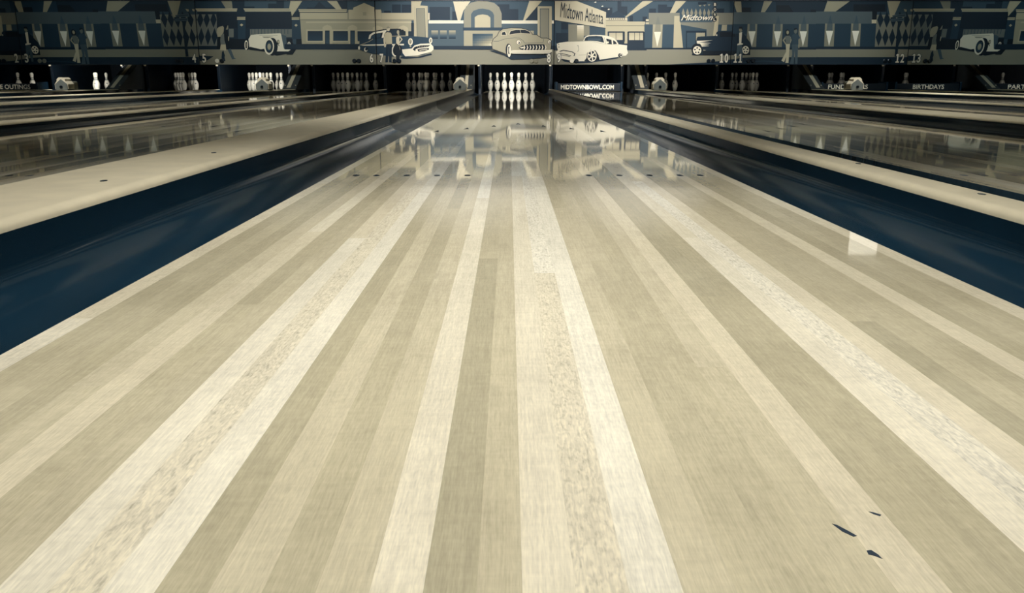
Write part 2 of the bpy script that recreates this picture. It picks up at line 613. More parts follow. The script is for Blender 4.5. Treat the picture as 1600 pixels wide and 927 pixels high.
def sloped_cover(n):
    xm = (CX[n] + CX[n + 1]) / 2
    t = thing('sloped_cover', (xm, 17.07, .0),
              'slanted grey machine cover rising behind the capping between painted %s and %s' % (NUM[n], NUM[n + 1]), 'machine cover',
              'slanted covers between paired lanes')
    w = .13
    # side outline (y,z)
    pr = [(0, -.12), (0, .05), (.03, .072), (1.0, .53), (1.06, .55), (1.5, .58), (1.5, -.12)]
    verts = [(-w, y, z) for y, z in pr] + [(w, y, z) for y, z in pr]
    k = len(pr)
    faces = [tuple(range(k)), tuple(range(2 * k - 1, k - 1, -1))] + [(i, i + k, (i + 1) % k + k, (i + 1) % k) for i in range(k)]
    bm = bmesh.new()
    vs = [bm.verts.new(v) for v in verts]
    for f in faces:
        bm.faces.new([vs[i] for i in f])
    bmesh.ops.bevel(bm, geom=bm.edges[:], offset=.006, segments=2, affect='EDGES')
    bm_obj('cover_shell', bm, m_ramp, t)
    s = 1 if n < 8 else -1
    xa, xb = sorted((s * -.055, s * .02)) if n != 7 else (-.02, .04)  # pale strip imitates light reflected on the slope
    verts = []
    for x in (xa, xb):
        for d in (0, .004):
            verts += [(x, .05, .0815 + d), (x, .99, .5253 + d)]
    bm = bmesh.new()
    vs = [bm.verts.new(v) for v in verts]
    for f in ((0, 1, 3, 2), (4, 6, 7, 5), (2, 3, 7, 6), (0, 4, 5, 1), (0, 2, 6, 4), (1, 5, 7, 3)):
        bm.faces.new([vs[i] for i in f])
    bm_obj('glint_strip', bm, m_strip, t)['label'] = 'pale strip down the slope, painted as reflected light'
    # two rivets at the foot
    for x in (-.1, .1):
        v, f = lathe([(.012, 0), (.012, .006), (.007, .009)], 10)
        o = mesh_obj('bolt', v, f, m_strip, t, smooth=False, loc=(x, .14, .1235))
        o.rotation_euler.x = math.radians(25.3)


for n in (3, 5, 7, 9, 11, 13):
    sloped_cover(n)

# camera housings standing on the wide cappings
m_house = mat('housing_cream', tone(222), 0.45)
m_house2 = mat('housing_front', tone(108), 0.5)
m_house3 = mat('housing_rear', tone(125), 0.5)
HY = 15.15


def loft(name, outline, y0, y1, m, parent, bev=.006):
    k = len(outline)
    bm = bmesh.new()
    a = [bm.verts.new((x, y0, z)) for x, z in outline]
    b = [bm.verts.new((x, y1, z)) for x, z in outline]
    bm.faces.new(a)
    bm.faces.new(b[::-1])
    for i in range(k):
        bm.faces.new((a[i], a[(i + 1) % k], b[(i + 1) % k], b[i]))
    if bev:
        bmesh.ops.bevel(bm, geom=bm.edges[:], offset=bev, segments=2, affect='EDGES')
    return bm_obj(name, bm, m, parent)


for n in (3, 5, 7, 9, 11):
    xm = (CX[n] + CX[n + 1]) / 2 + {3: .0, 5: .02, 7: .0, 9: .02, 11: 0}[n]
    t = thing('sensor_housing', (xm, HY, .0575), 'cream house-shaped sensor box on the capping between lanes %s and %s' % (NUM[n], NUM[n + 1]),
              'sensor box', 'sensor boxes on the cappings')
    loft('front_box', [(-.1, 0), (.1, 0), (.105, .1), (.0, .185), (-.105, .1)], 0, .22, m_house2, t)
    loft('hood', [(-.112, .105), (-.07, .155), (-.07, .185), (-.035, .215), (.035, .215), (.07, .185), (.07, .155), (.112, .105), (.112, .02), (.106, .02), (.106, .103), (.0, .19), (-.106, .103), (-.106, .02), (-.112, .02)], .012, .235, m_house, t, .002)
    loft('rear_box', [(-.075, .0), (.075, 0), (.075, .13), (.06, .15), (-.06, .15), (-.075, .13)], .236, .44, m_house3, t)
    v, f = lathe([(.024, 0), (.024, .012), (.016, .012), (.016, .004)], 16)
    o = mesh_obj('lens', v, f, m_stripe, t, loc=(0, -.0005, .055))
    o.rotation_euler.x = math.pi / 2

# pin sweeps with lettering
m_sweep = mat('sweep_board', tone(7), 0.4)
m_letter = mat('sweep_lettering', tone(238), 0.5)
m_arm = mat('sweep_arm', tone(40), 0.4, metal=.4)
SWEEP = {9: ('MIDTOWNBOWL.COM', 1.066, .05, -.103), 12: ('FUNDRAISERS', .80, .05, -.06), 13: ('BIRTHDAYS', .63, .05, -.063), 14: ('PARTIES', .53, .05, 0.015),
         2: ('OFFICE OUTINGS', 0.93, .05, .12)}
SWY = 17.75
for n, (s, w, z0, dx) in SWEEP.items():
    t = thing('pin_sweep', (CX[n], SWY, 0.012), 'lowered dark sweep board lettered %s in front of the pins' % s, 'sweep board', 'lettered sweep boards')
    hh = .145
    xl, xr = (-.70, .56) if n % 2 else (-.56, .70)
    box('board', (xl, 0, 0), (xr, .03, hh), m_sweep, t, .004)
    for x in (xl - .022, xr + .022):
        box('sweep_arm', (x - .02, -.02, 0.0), (x + .02, .4, hh + .03), m_arm, t, .006)
    vs, fs = text_faces(s, offset=.014)
    lh = .088
    mesh_obj('lettering', [(x * w - w / 2 + dx, -.0015, (.036 if n != 9 else .03) + y * lh) for x, y, z in vs], fs, m_letter, t)['label'] = 'white capital lettering'

# ---------------------------------------------------------------- mural mask
K_, N_, N2, S_, S2, G_, T_, LT, L_, LW_, W_ = 12, 34, 52, 67, 83, 112, 138, 158, 180, 202, 232
SH = []          # (points in photo pixels, tone)
q = 1 / 8.913


class Crop:
    def __init__(s, x0):
        s.x0 = x0

    def pt(s, p):
        return (s.x0 + p[0] * q, p[1] * q)

    def poly(s, t, pts):
        SH.append(([s.pt(p) for p in pts], t))

    def rect(s, t, a, b, c, d):
        s.poly(t, [(a, b), (c, b), (c, d), (a, d)])

    def ell(s, t, x, y, rx, ry, n=18):
        s.poly(t, [(x + rx * math.cos(2 * math.pi * k / n), y + ry * math.sin(2 * math.pi * k / n)) for k in range(n)])

    def line(s, t, pts, w):
        for (a, b) in zip(pts, pts[1:]):
            d = Vector((b[0] - a[0], b[1] - a[1]))
            if d.length == 0:
                continue
            u = d.normalized() * w * .35
            nrm = Vector((-d.y, d.x)).normalized() * w / 2
            a2, b2 = Vector(a) - u, Vector(b) + u
            s.poly(t, [tuple(a2 + nrm), tuple(b2 + nrm), tuple(b2 - nrm), tuple(a2 - nrm)])

    def grad(s, t0, t1, a, b, c, d, n=6, horiz=False):
        for k in range(n):
            tt = t0 + (t1 - t0) * k / (n - 1)
            if horiz:
                s.rect(tt, a + (c - a) * k / n, b, a + (c - a) * (k + 1) / n, d)
            else:
                s.rect(tt, a, b + (d - b) * k / n, c, b + (d - b) * (k + 1) / n)


# backdrop over the four-panel strip
x5, x7, x9, x11, x13 = 305, 590, 865, 1140, 1417
c1, c2, c3, c4, c5, c6, c7, c8 = [Crop(x) for x in (585, 725, 860, 1000, 1135, 1275, 300, 445)]
SH.append(([(200, 0), (1600, 0), (1600, 102), (200, 102)], S_))
SH.append(([(200, 77), (1600, 77), (1600, 102), (200, 102)], T_))
SH.append(([(200, 71.5), (1600, 71.5), (1600, 77.3), (200, 77.3)], N_))

# ---- left block (numbers 4-6)
c7.rect(N2, 40, 0, 640, 118)
c7.rect(N_, 75, 165, 1500, 545)
c7.poly(T_, [(400, 5), (550, 0), (565, 120), (468, 115)])
c7.poly(N_, [(565, 0), (730, 0), (730, 235), (625, 235), (625, 110), (565, 110)])
c7.rect(N_, 730, 92, 870, 112)
c7.rect(N_, 1060, 50, 1280, 116)
c7.rect(N_, 1175, 0, 1280, 60)
c7.poly(L_, [(40, 118), (632, 118), (622, 158), (75, 158)])
c7.line(N2, [(60, 138), (625, 138)], 5)
c7.poly(L_, [(715, 118), (1440, 118), (1440, 160), (740, 160)])
c7.line(N2, [(725, 138), (1440, 138)], 5)
c7.rect(22, 345, 165, 625, 390)
c7.rect(22, 750, 165, 1420, 392)
c7.rect(N2, 640, 280, 745, 545)
c7.rect(L_, 628, 236, 742, 276)
c7.line(N_, [(628, 252), (742, 252)], 6)
c7.poly(L_, [(665, 348), (690, 328), (714, 348), (690, 368)])
c7.rect(G_, 512, 400, 580, 520)
c7.rect(G_, 808, 405, 1400, 520)
for k in range(12):
    c7.line(S_, [(830 + k * 46, 405), (830 + k * 46, 470)], 7)
c7.rect(K_, 340, 545, 1400, 680)
# diamond wall
c7.poly(G_, [(-20, 200), (335, 200), (346, 270), (350, 640), (-20, 640)])
for x in (25, 115, 205, 300):
    c7.poly(N_, [(x, 158), (x + 44, 275), (x, 388), (x - 44, 275)])
for x in (35, 130, 225, 315):
    c7.poly(N_, [(x, 388), (x + 42, 512), (x - 4, 632), (x - 44, 512)])
c7.rect(N_, -20, 640, 345, 672)
c7.poly(N_, [(40, 775), (300, 785), (215, 840), (100, 850), (40, 850)])
# walking couple
c7.poly(K_, [(362, 515), (395, 510), (385, 600), (365, 610)])
c7.poly(S2, [(495, 690), (540, 680), (590, 808), (617, 815), (560, 828)])
c7.poly(N_, [(420, 690), (465, 715), (455, 800), (466, 850), (420, 852), (412, 800)])
c7.poly(T_, [(480, 372), (503, 350), (506, 395), (490, 420), (475, 415)])
c7.poly(K_, [(458, 360), (495, 345), (490, 368), (478, 400), (462, 400)])
c7.poly(K_, [(448, 425), (490, 410), (504, 470), (500, 580), (486, 630), (522, 640), (520, 682), (484, 686), (458, 600), (444, 500)])
c7.poly(L_, [(505, 505), (518, 515), (515, 570), (507, 570)])
c7.poly(LT, [(350, 400), (375, 375), (430, 362), (446, 382), (440, 450), (402, 512), (358, 515), (345, 450)])
c7.poly(G_, [(402, 495), (446, 465), (452, 560), (472, 622), (400, 622), (394, 560)])
c7.poly(T_, [(394, 695), (352, 815), (368, 828), (432, 703)])
c7.poly(T_, [(438, 703), (472, 703), (542, 830), (515, 836), (455, 760)])
c7.poly(L_, [(402, 620), (470, 620), (478, 706), (390, 698)])
# white roadster
c7.poly(K_, [(800, 655), (960, 685), (1380, 715), (1330, 750), (1180, 775), (1020, 722), (800, 694)])
c7.ell(K_, 772, 615, 40, 82)
c8.poly(K_, [(0, 545), (85, 545), (160, 685), (110, 762), (30, 762), (-10, 715)])
c7.poly(W_, [(788, 545), (820, 490), (900, 478), (1232, 464), (1242, 480), (1282, 682), (1345, 690), (1345, 716), (1190, 716), (1010, 682), (960, 690), (800, 656)])
c7.poly(S2, [(1242, 480), (1312, 500), (1325, 680), (1284, 682)])
c7.line(K_, [(810, 655), (960, 690), (1010, 682)], 6)
c7.line(LT, [(940, 492), (1190, 492)], 5)
for k in range(4):
    c7.line(T_, [(980 + k * 6, 510 + k * 5), (1130 - k * 20, 512 + k * 5)], 4)
c7.line(K_, [(1195, 560), (1192, 610), (1215, 640)], 8)
c7.ell(K_, 1205, 585, 18, 30)
c7.ell(L_, 1208, 583, 13, 22)
c7.ell(K_, 1118, 650, 78, 124)
c7.ell(W_, 1074, 646, 70, 118)
c7.ell(K_, 1076, 648, 52, 90)
c7.ell(N2, 1076, 648, 42, 74)
c7.ell(LT, 1076, 650, 25, 44)
c7.ell(W_, 757, 628, 25, 66)
c7.ell(K_, 757, 628, 15, 48)
c7.ell(T_, 757, 628, 8, 30)
c8.poly(W_, [(-30, 695), (30, 664), (82, 695), (58, 710), (-30, 716)])
c8.ell(W_, 60, 612, 20, 30)
c8.ell(G_, 60, 612, 9, 20)

# ---- cream building and pediment (numbers 6-7)
c8.rect(N2, 100, 0, 870, 130)
c8.poly(N_, [(405, 112), (480, 22), (578, 112)])
c8.rect(N_, 310, 105, 700, 128)
c8.poly(N_, [(725, 5), (868, 5), (868, 130), (795, 130)])
c8.poly(N_, [(105, 225), (190, 130), (200, 235)])
c8.rect(N2, 100, 275, 230, 545)
c8.rect(K_, 20 + 140, 545, 240, 685)
c8.poly(L_, [(80, 0), (245, 0), (100, 228), (88, 160), (62, 120)])
c8.poly(L_, [(588, 5), (725, 5), (797, 132), (715, 128)])
c8.rect(L_, 98, 240, 202, 276)
c8.line(N_, [(98, 256), (202, 256)], 6)
c8.poly(L_, [(134, 352), (158, 334), (182, 352), (158, 372)])
c8.rect(N_, 0, 615, 1250, 688)
c8.poly(LT, [(215, 268), (1260, 268), (1260, 612), (240, 612)])
c1.rect(LT, 0, 270, 516, 440)
c8.poly(L_, [(190, 128), (866, 128), (860, 170), (206, 170)])
c8.line(N2, [(200, 142), (860, 142)], 5)
c8.rect(N_, 204, 168, 885, 178)
c8.rect(L_, 212, 178, 876, 268)
c8.poly(L_, [(890, 135), (952, 135), (955, 108), (1105, 42), (1258, 108), (1262, 132), (1338, 132), (1338, 268), (890, 268)])
c1.rect(L_, 84, 180, 552, 270)
c1.line(LT, [(98, 150), (98, 268)], 5)
c8.rect(LT, 1088, 168, 1138, 216)
c8.rect(T_, 876, 140, 890, 268)
c8.rect(T_, 225, 270, 1340, 284)
c1.rect(T_, 0, 272, 550, 286)
c8.rect(L_, 295, 300, 1260, 320)
c1.rect(L_, 0, 300, 516, 320)
for a, b in ((300, 535), (655, 888)):
    c8.rect(L_, a, 412, b, 586)
    c8.grad(N_, N2, a + 20, 432, b - 6, 570)
c8.rect(L_, 1008, 416, 1260, 436)
c8.grad(N_, N2, 1014, 436, 1260, 612)
for dx in (0, 352):
    c8.poly(L_, [(526 + dx, 385), (545 + dx, 365), (592 + dx, 344), (642 + dx, 365), (660 + dx, 385), (655 + dx, 430), (666 + dx, 612), (540 + dx, 612), (528 + dx, 430)])
    c8.rect(N_, 562 + dx, 425, 626 + dx, 612)
    c8.grad(N2, S_, 572 + dx, 440, 620 + dx, 612)
c8.rect(L_, 1000, 575, 1040, 612)
c8.poly(L_, [(1228, 420), (1230, 382), (1290, 355), (1360, 378), (1362, 420)])

# ---- pylon, slate building, sedan (number 7)
for r in ((135, 150, 230, 178), (245, 62, 366, 176), (382, 64, 514, 176), (766, 98, 1052, 276), (1084, 160, 1160, 280)):
    c1.rect(N_, *r)
c1.rect(S2, 1052, 98, 1082, 280)
c1.poly(L_, [(514, 10), (660, 10), (638, 76), (742, 82), (746, 528), (550, 505), (548, 80), (514, 80)])
c1.rect(L_, 514, 10, 552, 272)
c1.line(LT, [(562, 100), (566, 500)], 6)
c1.line(LT, [(722, 100), (734, 520)], 6)
c1.poly(N2, [(580, 116), (702, 116), (714, 522), (590, 508)])
c1.poly(T_, [(585, 122), (698, 122), (708, 522), (595, 508)])
c1.rect(LW_, 748, 180, 770, 276)
c1.poly(LW_, [(1095, 20), (1337, 20), (1240, 150), (1197, 286), (1160, 286)])
c1.rect(S2, 752, 325, 1245, 640)
c1.rect(W_, 754, 285, 1242, 326)
c1.line(LT, [(760, 305), (1240, 305)], 4)
for x in (793, 914, 1038):
    c1.grad(LT, N_, x, 424, x + 94, 542, 7)
c1.rect(N_, 0, 640, 1337, 690)
c1.rect(N_, 512, 320, 552, 505)
c1.rect(N_, 472, 436, 520, 505)
c1.poly(L_, [(332, 402), (345, 375), (400, 354), (458, 378), (470, 402), (472, 500), (436, 500), (436, 436), (332, 440)])
c1.poly(K_, [(-90, 548), (-72, 485), (-20, 440), (60, 420), (170, 402), (330, 398), (432, 436), (438, 505), (100, 530)])
c1.poly(W_, [(-84, 545), (-68, 488), (-18, 452), (60, 436), (165, 416), (170, 432), (140, 470), (128, 525), (100, 530), (118, 452), (0, 472), (-42, 500), (-56, 545)])
c1.poly(N2, [(-48, 545), (-36, 505), (0, 484), (92, 462), (82, 522)])
c1.poly(N_, [(170, 430), (320, 412), (420, 445), (425, 495), (165, 510)])
c1.poly(N2, [(-220, 650), (-200, 632), (-150, 622), (-70, 575), (-40, 548), (100, 528), (438, 505), (560, 505), (690, 518), (770, 525), (806, 600), (824, 680), (700, 760), (420, 790), (350, 770), (250, 790), (-30, 748), (-130, 722), (-205, 690)])
c1.line(LT, [(-205, 630), (-70, 578), (-20, 545)], 7)
c1.line(L_, [(160, 505), (440, 500)], 8)
c1.poly(W_, [(-205, 628), (-150, 622), (412, 610), (412, 632), (-150, 637)])
c1.ell(W_, -212, 668, 14, 26)
c1.ell(K_, -118, 690, 32, 34)
c1.ell(W_, -118, 692, 25, 30)
c1.ell(N_, -110, 684, 17, 22)
c1.poly(N_, [(380, 785), (600, 792), (790, 742), (802, 764), (640, 806), (450, 820), (355, 812)])
c1.poly(W_, [(384, 690), (520, 676), (556, 634), (640, 610), (782, 604), (822, 650), (824, 690), (790, 722), (600, 772), (430, 786), (395, 740)])
c1.poly(K_, [(535, 690), (560, 655), (640, 632), (775, 628), (752, 652), (620, 668), (575, 685), (570, 715)])
for k in range(7):
    c1.line(LT, [(600 + k * 24, 640), (604 + k * 24, 656)], 6)
c1.poly(K_, [(598, 690), (630, 680), (758, 670), (760, 690), (700, 712), (615, 720)])
c1.poly(W_, [(625, 696), (735, 684), (738, 692), (630, 708)])
c1.ell(W_, 503, 582, 33, 50)
c1.ell(LT, 500, 580, 20, 34)
c1.line(N_, [(515, 560), (505, 600)], 6)
c1.ell(L_, 503, 645, 12, 10)
c1.ell(W_, 784, 565, 23, 42)
c1.ell(LT, 783, 565, 13, 28)
c1.line(N_, [(790, 545), (782, 580)], 5)
c1.ell(K_, 318, 702, 68, 92)
c1.ell(W_, 290, 706, 50, 82)
c1.ell(K_, 300, 704, 42, 68)
c1.ell(LT, 345, 690, 14, 45)
c1.ell(K_, 340, 690, 12, 42)
# standing couple
c1.poly(N_, [(165, 612), (246, 610), (240, 860), (262, 870), (206, 868), (202, 680), (188, 868), (152, 870)])
c1.poly(LW_, [(136, 480), (150, 560), (162, 655), (138, 658), (126, 560)])
c1.poly(L_, [(140, 472), (176, 448), (228, 455), (242, 482), (248, 612), (165, 616), (148, 560)])
c1.ell(LW_, 193, 402, 24, 34)
c1.poly(T_, [(168, 400), (172, 378), (192, 366), (215, 378), (216, 392)])
c1.poly(K_, [(268, 655), (300, 605), (345, 640), (362, 720), (350, 820), (320, 872), (306, 868), (300, 760)])
c1.poly(LW_, [(303, 525), (330, 505), (352, 500), (348, 560), (346, 640), (305, 602)])
c1.line(LW_, [(352, 506), (384, 548), (350, 594)], 14)
c1.ell(K_, 350, 428, 32, 28)
c1.ell(K_, 395, 452, 22, 40)
c1.ell(LT, 330, 448, 18, 28)
c1.poly(LT, [(326, 465), (345, 465), (352, 505), (325, 510)])

# ---- arch, coupe, pylon (number 8)
c2.rect(N_, 465, 60, 632, 284)
c2.rect(N_, 632, 128, 756, 284)
c2.poly(N_, [(1022, 80), (1030, 284), (860, 284)])
c2.poly(L_, [(910, 10), (1086, 10), (850, 286), (822, 286)])
c2.rect(S2, 500, 330, 1030, 640)
c2.rect(W_, 524, 286, 1026, 330)
c2.line(LT, [(530, 307), (1020, 307)], 4)
c2.rect(W_, 1216, 286, 1250, 330)
c2.poly(T_, [(0, 386), (0, 160), (30, 90), (100, 35), (200, 15), (330, 20), (420, 40), (490, 100), (525, 190), (525, 386)])
c2.poly(S2, [(98, 386), (98, 200), (130, 152), (200, 127), (260, 121), (350, 136), (400, 170), (418, 212), (418, 386)])
c2.poly(L_, [(150, 386), (150, 240), (190, 212), (260, 201), (330, 212), (368, 245), (368, 386)])
c2.rect(LT, -2, 425, 500, 640)
c2.rect(N2, -14, 384, 540, 426)
for k in range(10):
    c2.grad(N2 + 4 * k, 100 + 11 * k, 120 + 28 * k, 470, 149 + 28 * k, 640, 5)
c2.rect(N_, -20, 640, 392, 690)
c2.rect(L_, 1024, 88, 1222, 562)
c2.line(LT, [(1045, 110), (1200, 110), (1200, 540)], 6)
c2.rect(N2, 1056, 120, 1186, 540)
c2.rect(T_, 1064, 128, 1178, 540)
c2.rect(LT, 925, 428, 972, 480)
c2.poly(N_, [(350, 705), (420, 702), (590, 768), (660, 762), (1140, 768), (1155, 800), (900, 826), (660, 832), (560, 772)])
body = [(385, 600), (410, 540), (460, 500), (490, 440), (540, 405), (660, 388), (800, 393), (880, 415), (930, 450), (955, 480), (1010, 485), (1080, 530),
        (1150, 530), (1200, 550), (1218, 600), (1208, 690), (1224, 715), (1200, 745), (1090, 762), (660, 752), (590, 757), (395, 682)]
c2.poly(162, body)
c2.line(K_, body + body[:1], 8)
c2.poly(LW_, [(618, 478), (640, 430), (720, 408), (850, 408), (915, 438), (940, 474), (790, 468), (700, 478), (632, 490)])
c2.poly(K_, [(632, 474), (650, 434), (720, 418), (850, 416), (905, 440), (930, 470), (790, 462), (700, 470), (636, 482)])
c2.line(LT, [(780, 418), (794, 464)], 6)
c2.poly(LW_, [(515, 496), (522, 446), (572, 432), (600, 470), (594, 496)])
c2.poly(K_, [(525, 490), (530, 452), (570, 442), (586, 488)])
c2.line(N2, [(410, 575), (480, 575), (560, 545), (700, 526), (770, 530), (825, 570), (842, 600), (1100, 596), (1112, 545)], 4)
for (x, y, a, b) in ((760, 590, 34, 36), (1190, 586, 26, 33)):
    c2.ell(K_, x, y, a, b)
    c2.ell(W_, x, y, a - 5, b - 5)
    c2.ell(N_, x + 4, y + 6, a * .4, b * .45)
    c2.ell(W_, x - 2, y + 4, a * .22, b * .22)
c2.poly(K_, [(760, 664), (830, 630), (900, 616), (1110, 618), (1145, 650), (1132, 696), (830, 698), (790, 690)])
for k in range(8):
    x = 830 + 42 * k
    c2.poly(W_, [(x, 634), (x + 12, 632), (x + 24, 664), (x + 8, 694), (x - 4, 694), (x + 8, 664)])
c2.poly(W_, [(772, 662), (830, 652), (836, 672), (800, 676)])
c2.poly(W_, [(654, 705), (690, 700), (1190, 698), (1222, 688), (1226, 722), (1182, 745), (680, 748), (654, 732)])
c2.line(T_, [(670, 728), (1190, 726)], 6)
c2.line(K_, [(668, 752), (1090, 756), (1190, 748)], 7)
c2.ell(K_, 620, 695, 40, 88)
c2.ell(W_, 629, 710, 28, 86)
c2.ell(K_, 626, 700, 15, 56)
c2.ell(W_, 630, 700, 8, 40)

# ---- billboard, white sedan (number 9)
c3.rect(N2, 60, 280, 250, 580)
c3.rect(S_, 75, 300, 150, 460)
c3.rect(N_, 150, 315, 245, 410)
c3.rect(N_, 75, 460, 250, 600)
for r in ((700, 105, 862, 260), (935, 20, 986, 200), (986, 90, 1072, 210), (1100, 218, 1150, 300), (775, 200, 860, 280)):
    c3.rect(N_, *r)
c3.poly(N2 - 10, [(800, 252), (870, 182), (930, 150), (1000, 182), (1045, 252)])
for x, y in ((626, 30), (724, 86), (812, 129)):
    c3.poly(W_, [(x - 18, y + 6), (x, y - 9), (x + 18, y - 2), (x + 4, y + 9)])
c3.poly(L_, [(1285, 15), (1430, 15), (1337, 75), (1052, 250), (1040, 236)])
c3.rect(T_, 250, 340, 372, 580)
c3.grad(W_, T_, 372, 350, 466, 580, 8)
c3.rect(T_, 466, 355, 545, 500)
c3.rect(S_, 545, 380, 765, 500)
c3.rect(N_, 930, 440, 1320, 700)
c3.rect(N_, 40, 660, 1340, 702)
c3.rect(L_, 765, 285, 796, 500)
c3.rect(L_, 786, 288, 1038, 440)
c3.rect(L_, 1036, 262, 1072, 606)
c3.rect(L_, 1070, 300, 1320, 442)
c3.line(N_, [(775, 359), (1318, 359)], 6)
c3.rect(LW_, 772, 250, 1072, 282)
for k in range(8):
    c3.ell(N_, 820 + k * 30, 265, 9, 8, 8)
c3.line(N_, [(775, 284), (1060, 284)], 5)
c3.rect(N_, 806, 438, 1022, 560)
c3.grad(L_, LW_, 818, 456, 1006, 556, 4)
c3.line(N_, [(912, 450), (912, 556)], 6)
c3.rect(N_, 1082, 438, 1302, 566)
c3.grad(L_, LW_, 1095, 456, 1290, 558, 4)
for x in (1172, 1245):
    c3.line(N_, [(x, 450), (x, 560)], 6)
c3.rect(L_, 1030, 580, 1070, 606)
c3.poly(LW_, [(62, 12), (360, 12), (776, 170), (766, 390), (62, 280)])
c3.line(N_, [(62, 284), (766, 394)], 8)
c3.line(LT, [(762, 180), (754, 385)], 4)
c3.poly(N_, [(150, 828), (380, 850), (500, 856), (690, 832), (950, 796), (945, 812), (560, 874), (380, 882), (200, 860)])
c3.poly(W_, [(90, 610), (130, 595), (250, 578), (455, 572), (480, 515), (520, 495), (600, 487), (700, 489), (800, 500), (880, 530), (920, 565), (950, 618), (1068, 632),
             (1065, 680), (1080, 740), (1050, 775), (690, 832), (500, 852), (380, 855), (160, 825), (100, 800), (76, 722), (105, 700), (92, 660)])
c3.poly(N_, [(470, 570), (490, 522), (540, 504), (640, 500), (718, 506), (735, 540), (748, 596), (660, 576), (560, 568)])
c3.grad(N2, S2, 520, 520, 700, 566, 4)
c3.line(T_, [(752, 525), (768, 610)], 5)
c3.poly(K_, [(776, 538), (850, 554), (856, 622), (792, 612)])
c3.poly(K_, [(872, 560), (905, 578), (926, 612), (874, 616)])
c3.ell(W_, 798, 590, 16, 13)
c3.line(LT, [(395, 768), (500, 765)], 4)
c3.line(LT, [(250, 580), (560, 572), (740, 612), (950, 625)], 4)
c3.line(T_, [(372, 640), (385, 632), (395, 690), (380, 720)], 6)
for (a, b, c, d) in ((115, 620, 9, 9), (118, 655, 9, 9)):
    c3.ell(T_, a, b, c, d, 8)
c3.poly(K_, [(500, 810), (510, 740), (560, 695), (630, 705), (670, 770), (686, 834), (560, 862), (470, 850)])
c3.ell(W_, 578, 778, 66, 82)
c3.ell(K_, 578, 778, 54, 68)
for k in range(6):
    a = k * math.pi / 3 + .3
    c3.line(W_, [(578, 778), (578 + 52 * math.cos(a), 778 + 64 * math.sin(a))], 17)
c3.ell(W_, 578, 778, 18, 20)
c3.ell(K_, 976, 772, 33, 32)
c3.ell(W_, 984, 770, 20, 26)
c3.ell(K_, 982, 772, 12, 17)
c3.line(K_, [(132, 716), (180, 702), (300, 722), (342, 748), (328, 778)], 11)
c3.line(K_, [(140, 742), (285, 776)], 9)
c3.line(K_, [(145, 764), (272, 790)], 7)
c3.line(K_, [(160, 822), (260, 845), (380, 855)], 7)

# ---- bowling hall with pilasters (number 10), dark coupe
for r in ((128, 120, 222, 180), (250, 64, 376, 180), (376, 98, 470, 180), (35, 233, 98, 300), (806, 28, 930, 64), (1070, 120, 1170, 178)):
    c4.rect(N_, *r)
c4.poly(L_, [(-170, 15), (0, 15)][:0] + [(0, 60), (70, 15), (170, 15), (0, 130)])
c4.poly(L_, [(495, 12), (642, 12), (490, 180), (413, 180)])
c4.poly(N2, [(490, 180), (545, 115), (550, 180)])
c4.rect(S_, 60, 340, 1400, 668)
c4.rect(126, 120, 180, 1300, 342)
c4.rect(LW_, 80, 268, 120, 296)
c4.rect(L_, 78, 310, 122, 340)
c4.poly(LT, [(178, 342), (315, 342), (302, 666), (168, 666)])
c4.poly(T_, [(215, 342), (285, 342), (285, 440), (205, 440)])
c4.poly(118, [(248, 225), (285, 342), (215, 342)])
c4.poly(W_, [(195, 445), (292, 445), (238, 655)])
c4.poly(L_, [(476, 222), (552, 222), (598, 666), (462, 666)])
c4.poly(S_, [(550, 120), (830, 70), (1030, 45), (1030, 300), (550, 300)])
c4.poly(126, [(552, 300), (1040, 300), (1020, 505), (925, 505), (925, 410), (572, 345)])
c4.poly(S_, [(572, 345), (925, 410), (925, 505), (640, 660), (600, 660)])
c4.rect(N_, 638, 428, 920, 665)
c4.rect(S_, 652, 456, 768, 662)
c4.rect(LT, 778, 456, 902, 562)
c4.rect(N2, 778, 562, 902, 662)
c4.poly(L_, [(1048, 222), (1096, 222), (1075, 505), (1014, 505), (1022, 420)])
c4.poly(LT, [(1140, 345), (1210, 345), (1205, 430), (1130, 430)])
for k in range(8):
    x = 600 + 59 * k
    c4.poly(T_, [(x, 118), (x + 22, 182), (x, 246), (x - 22, 182)])
for k in range(3):
    x = 835 + 62 * k
    c4.poly(T_, [(x - 20, 75 - k * 6), (x + 20, 70 - k * 6), (x, 96 - k * 6)])
c4.rect(S2, 560, 290, 1000, 312)
for y in (62, 131, 205, 274):
    c4.ell(K_, 1042 - (y - 62) * .03, y, 31, 33)
coupe = [(785, 540), (800, 515), (850, 508), (1050, 500), (1062, 455), (1090, 428), (1370, 426), (1405, 448), (1470, 500), (1530, 560), (1556, 650), (1580, 765),
         (1240, 768), (720, 768), (735, 690), (790, 640)]
c4.poly(N_, coupe)
c4.line(N2, [(800, 515), (1050, 500), (1065, 452), (1092, 432), (1365, 430)], 5)
c4.rect(K_, 1110, 448, 1322, 516)
c4.rect(K_, 870, 708, 1460, 768)
for (a, b, c, d) in ((570, 1012, 562, 590), (590, 990, 600, 606), (606, 965, 620, 626), (632, 965, 640, 645)):
    c4.poly(W_, [(786 if a < 600 else 830, a), (b, c), (795 if a < 600 else 850, d + 6)])
c4.poly(L_, [(880, 694), (920, 700), (882, 706)])
c4.ell(W_, 1066, 490, 7, 12)
c4.ell(K_, 792, 690, 78, 84)
c4.ell(W_, 794, 702, 58, 60)
for k in range(5):
    a = k * 2 * math.pi / 5 - 1.57
    c4.ell(K_, 794 + 33 * math.cos(a), 702 + 34 * math.sin(a), 12, 11, 10)
c5.poly(K_, [(235, 765), (330, 640), (348, 700), (378, 768)])
c5.ell(K_, 268, 696, 66, 72)
c5.ell(W_, 268, 696, 48, 56)
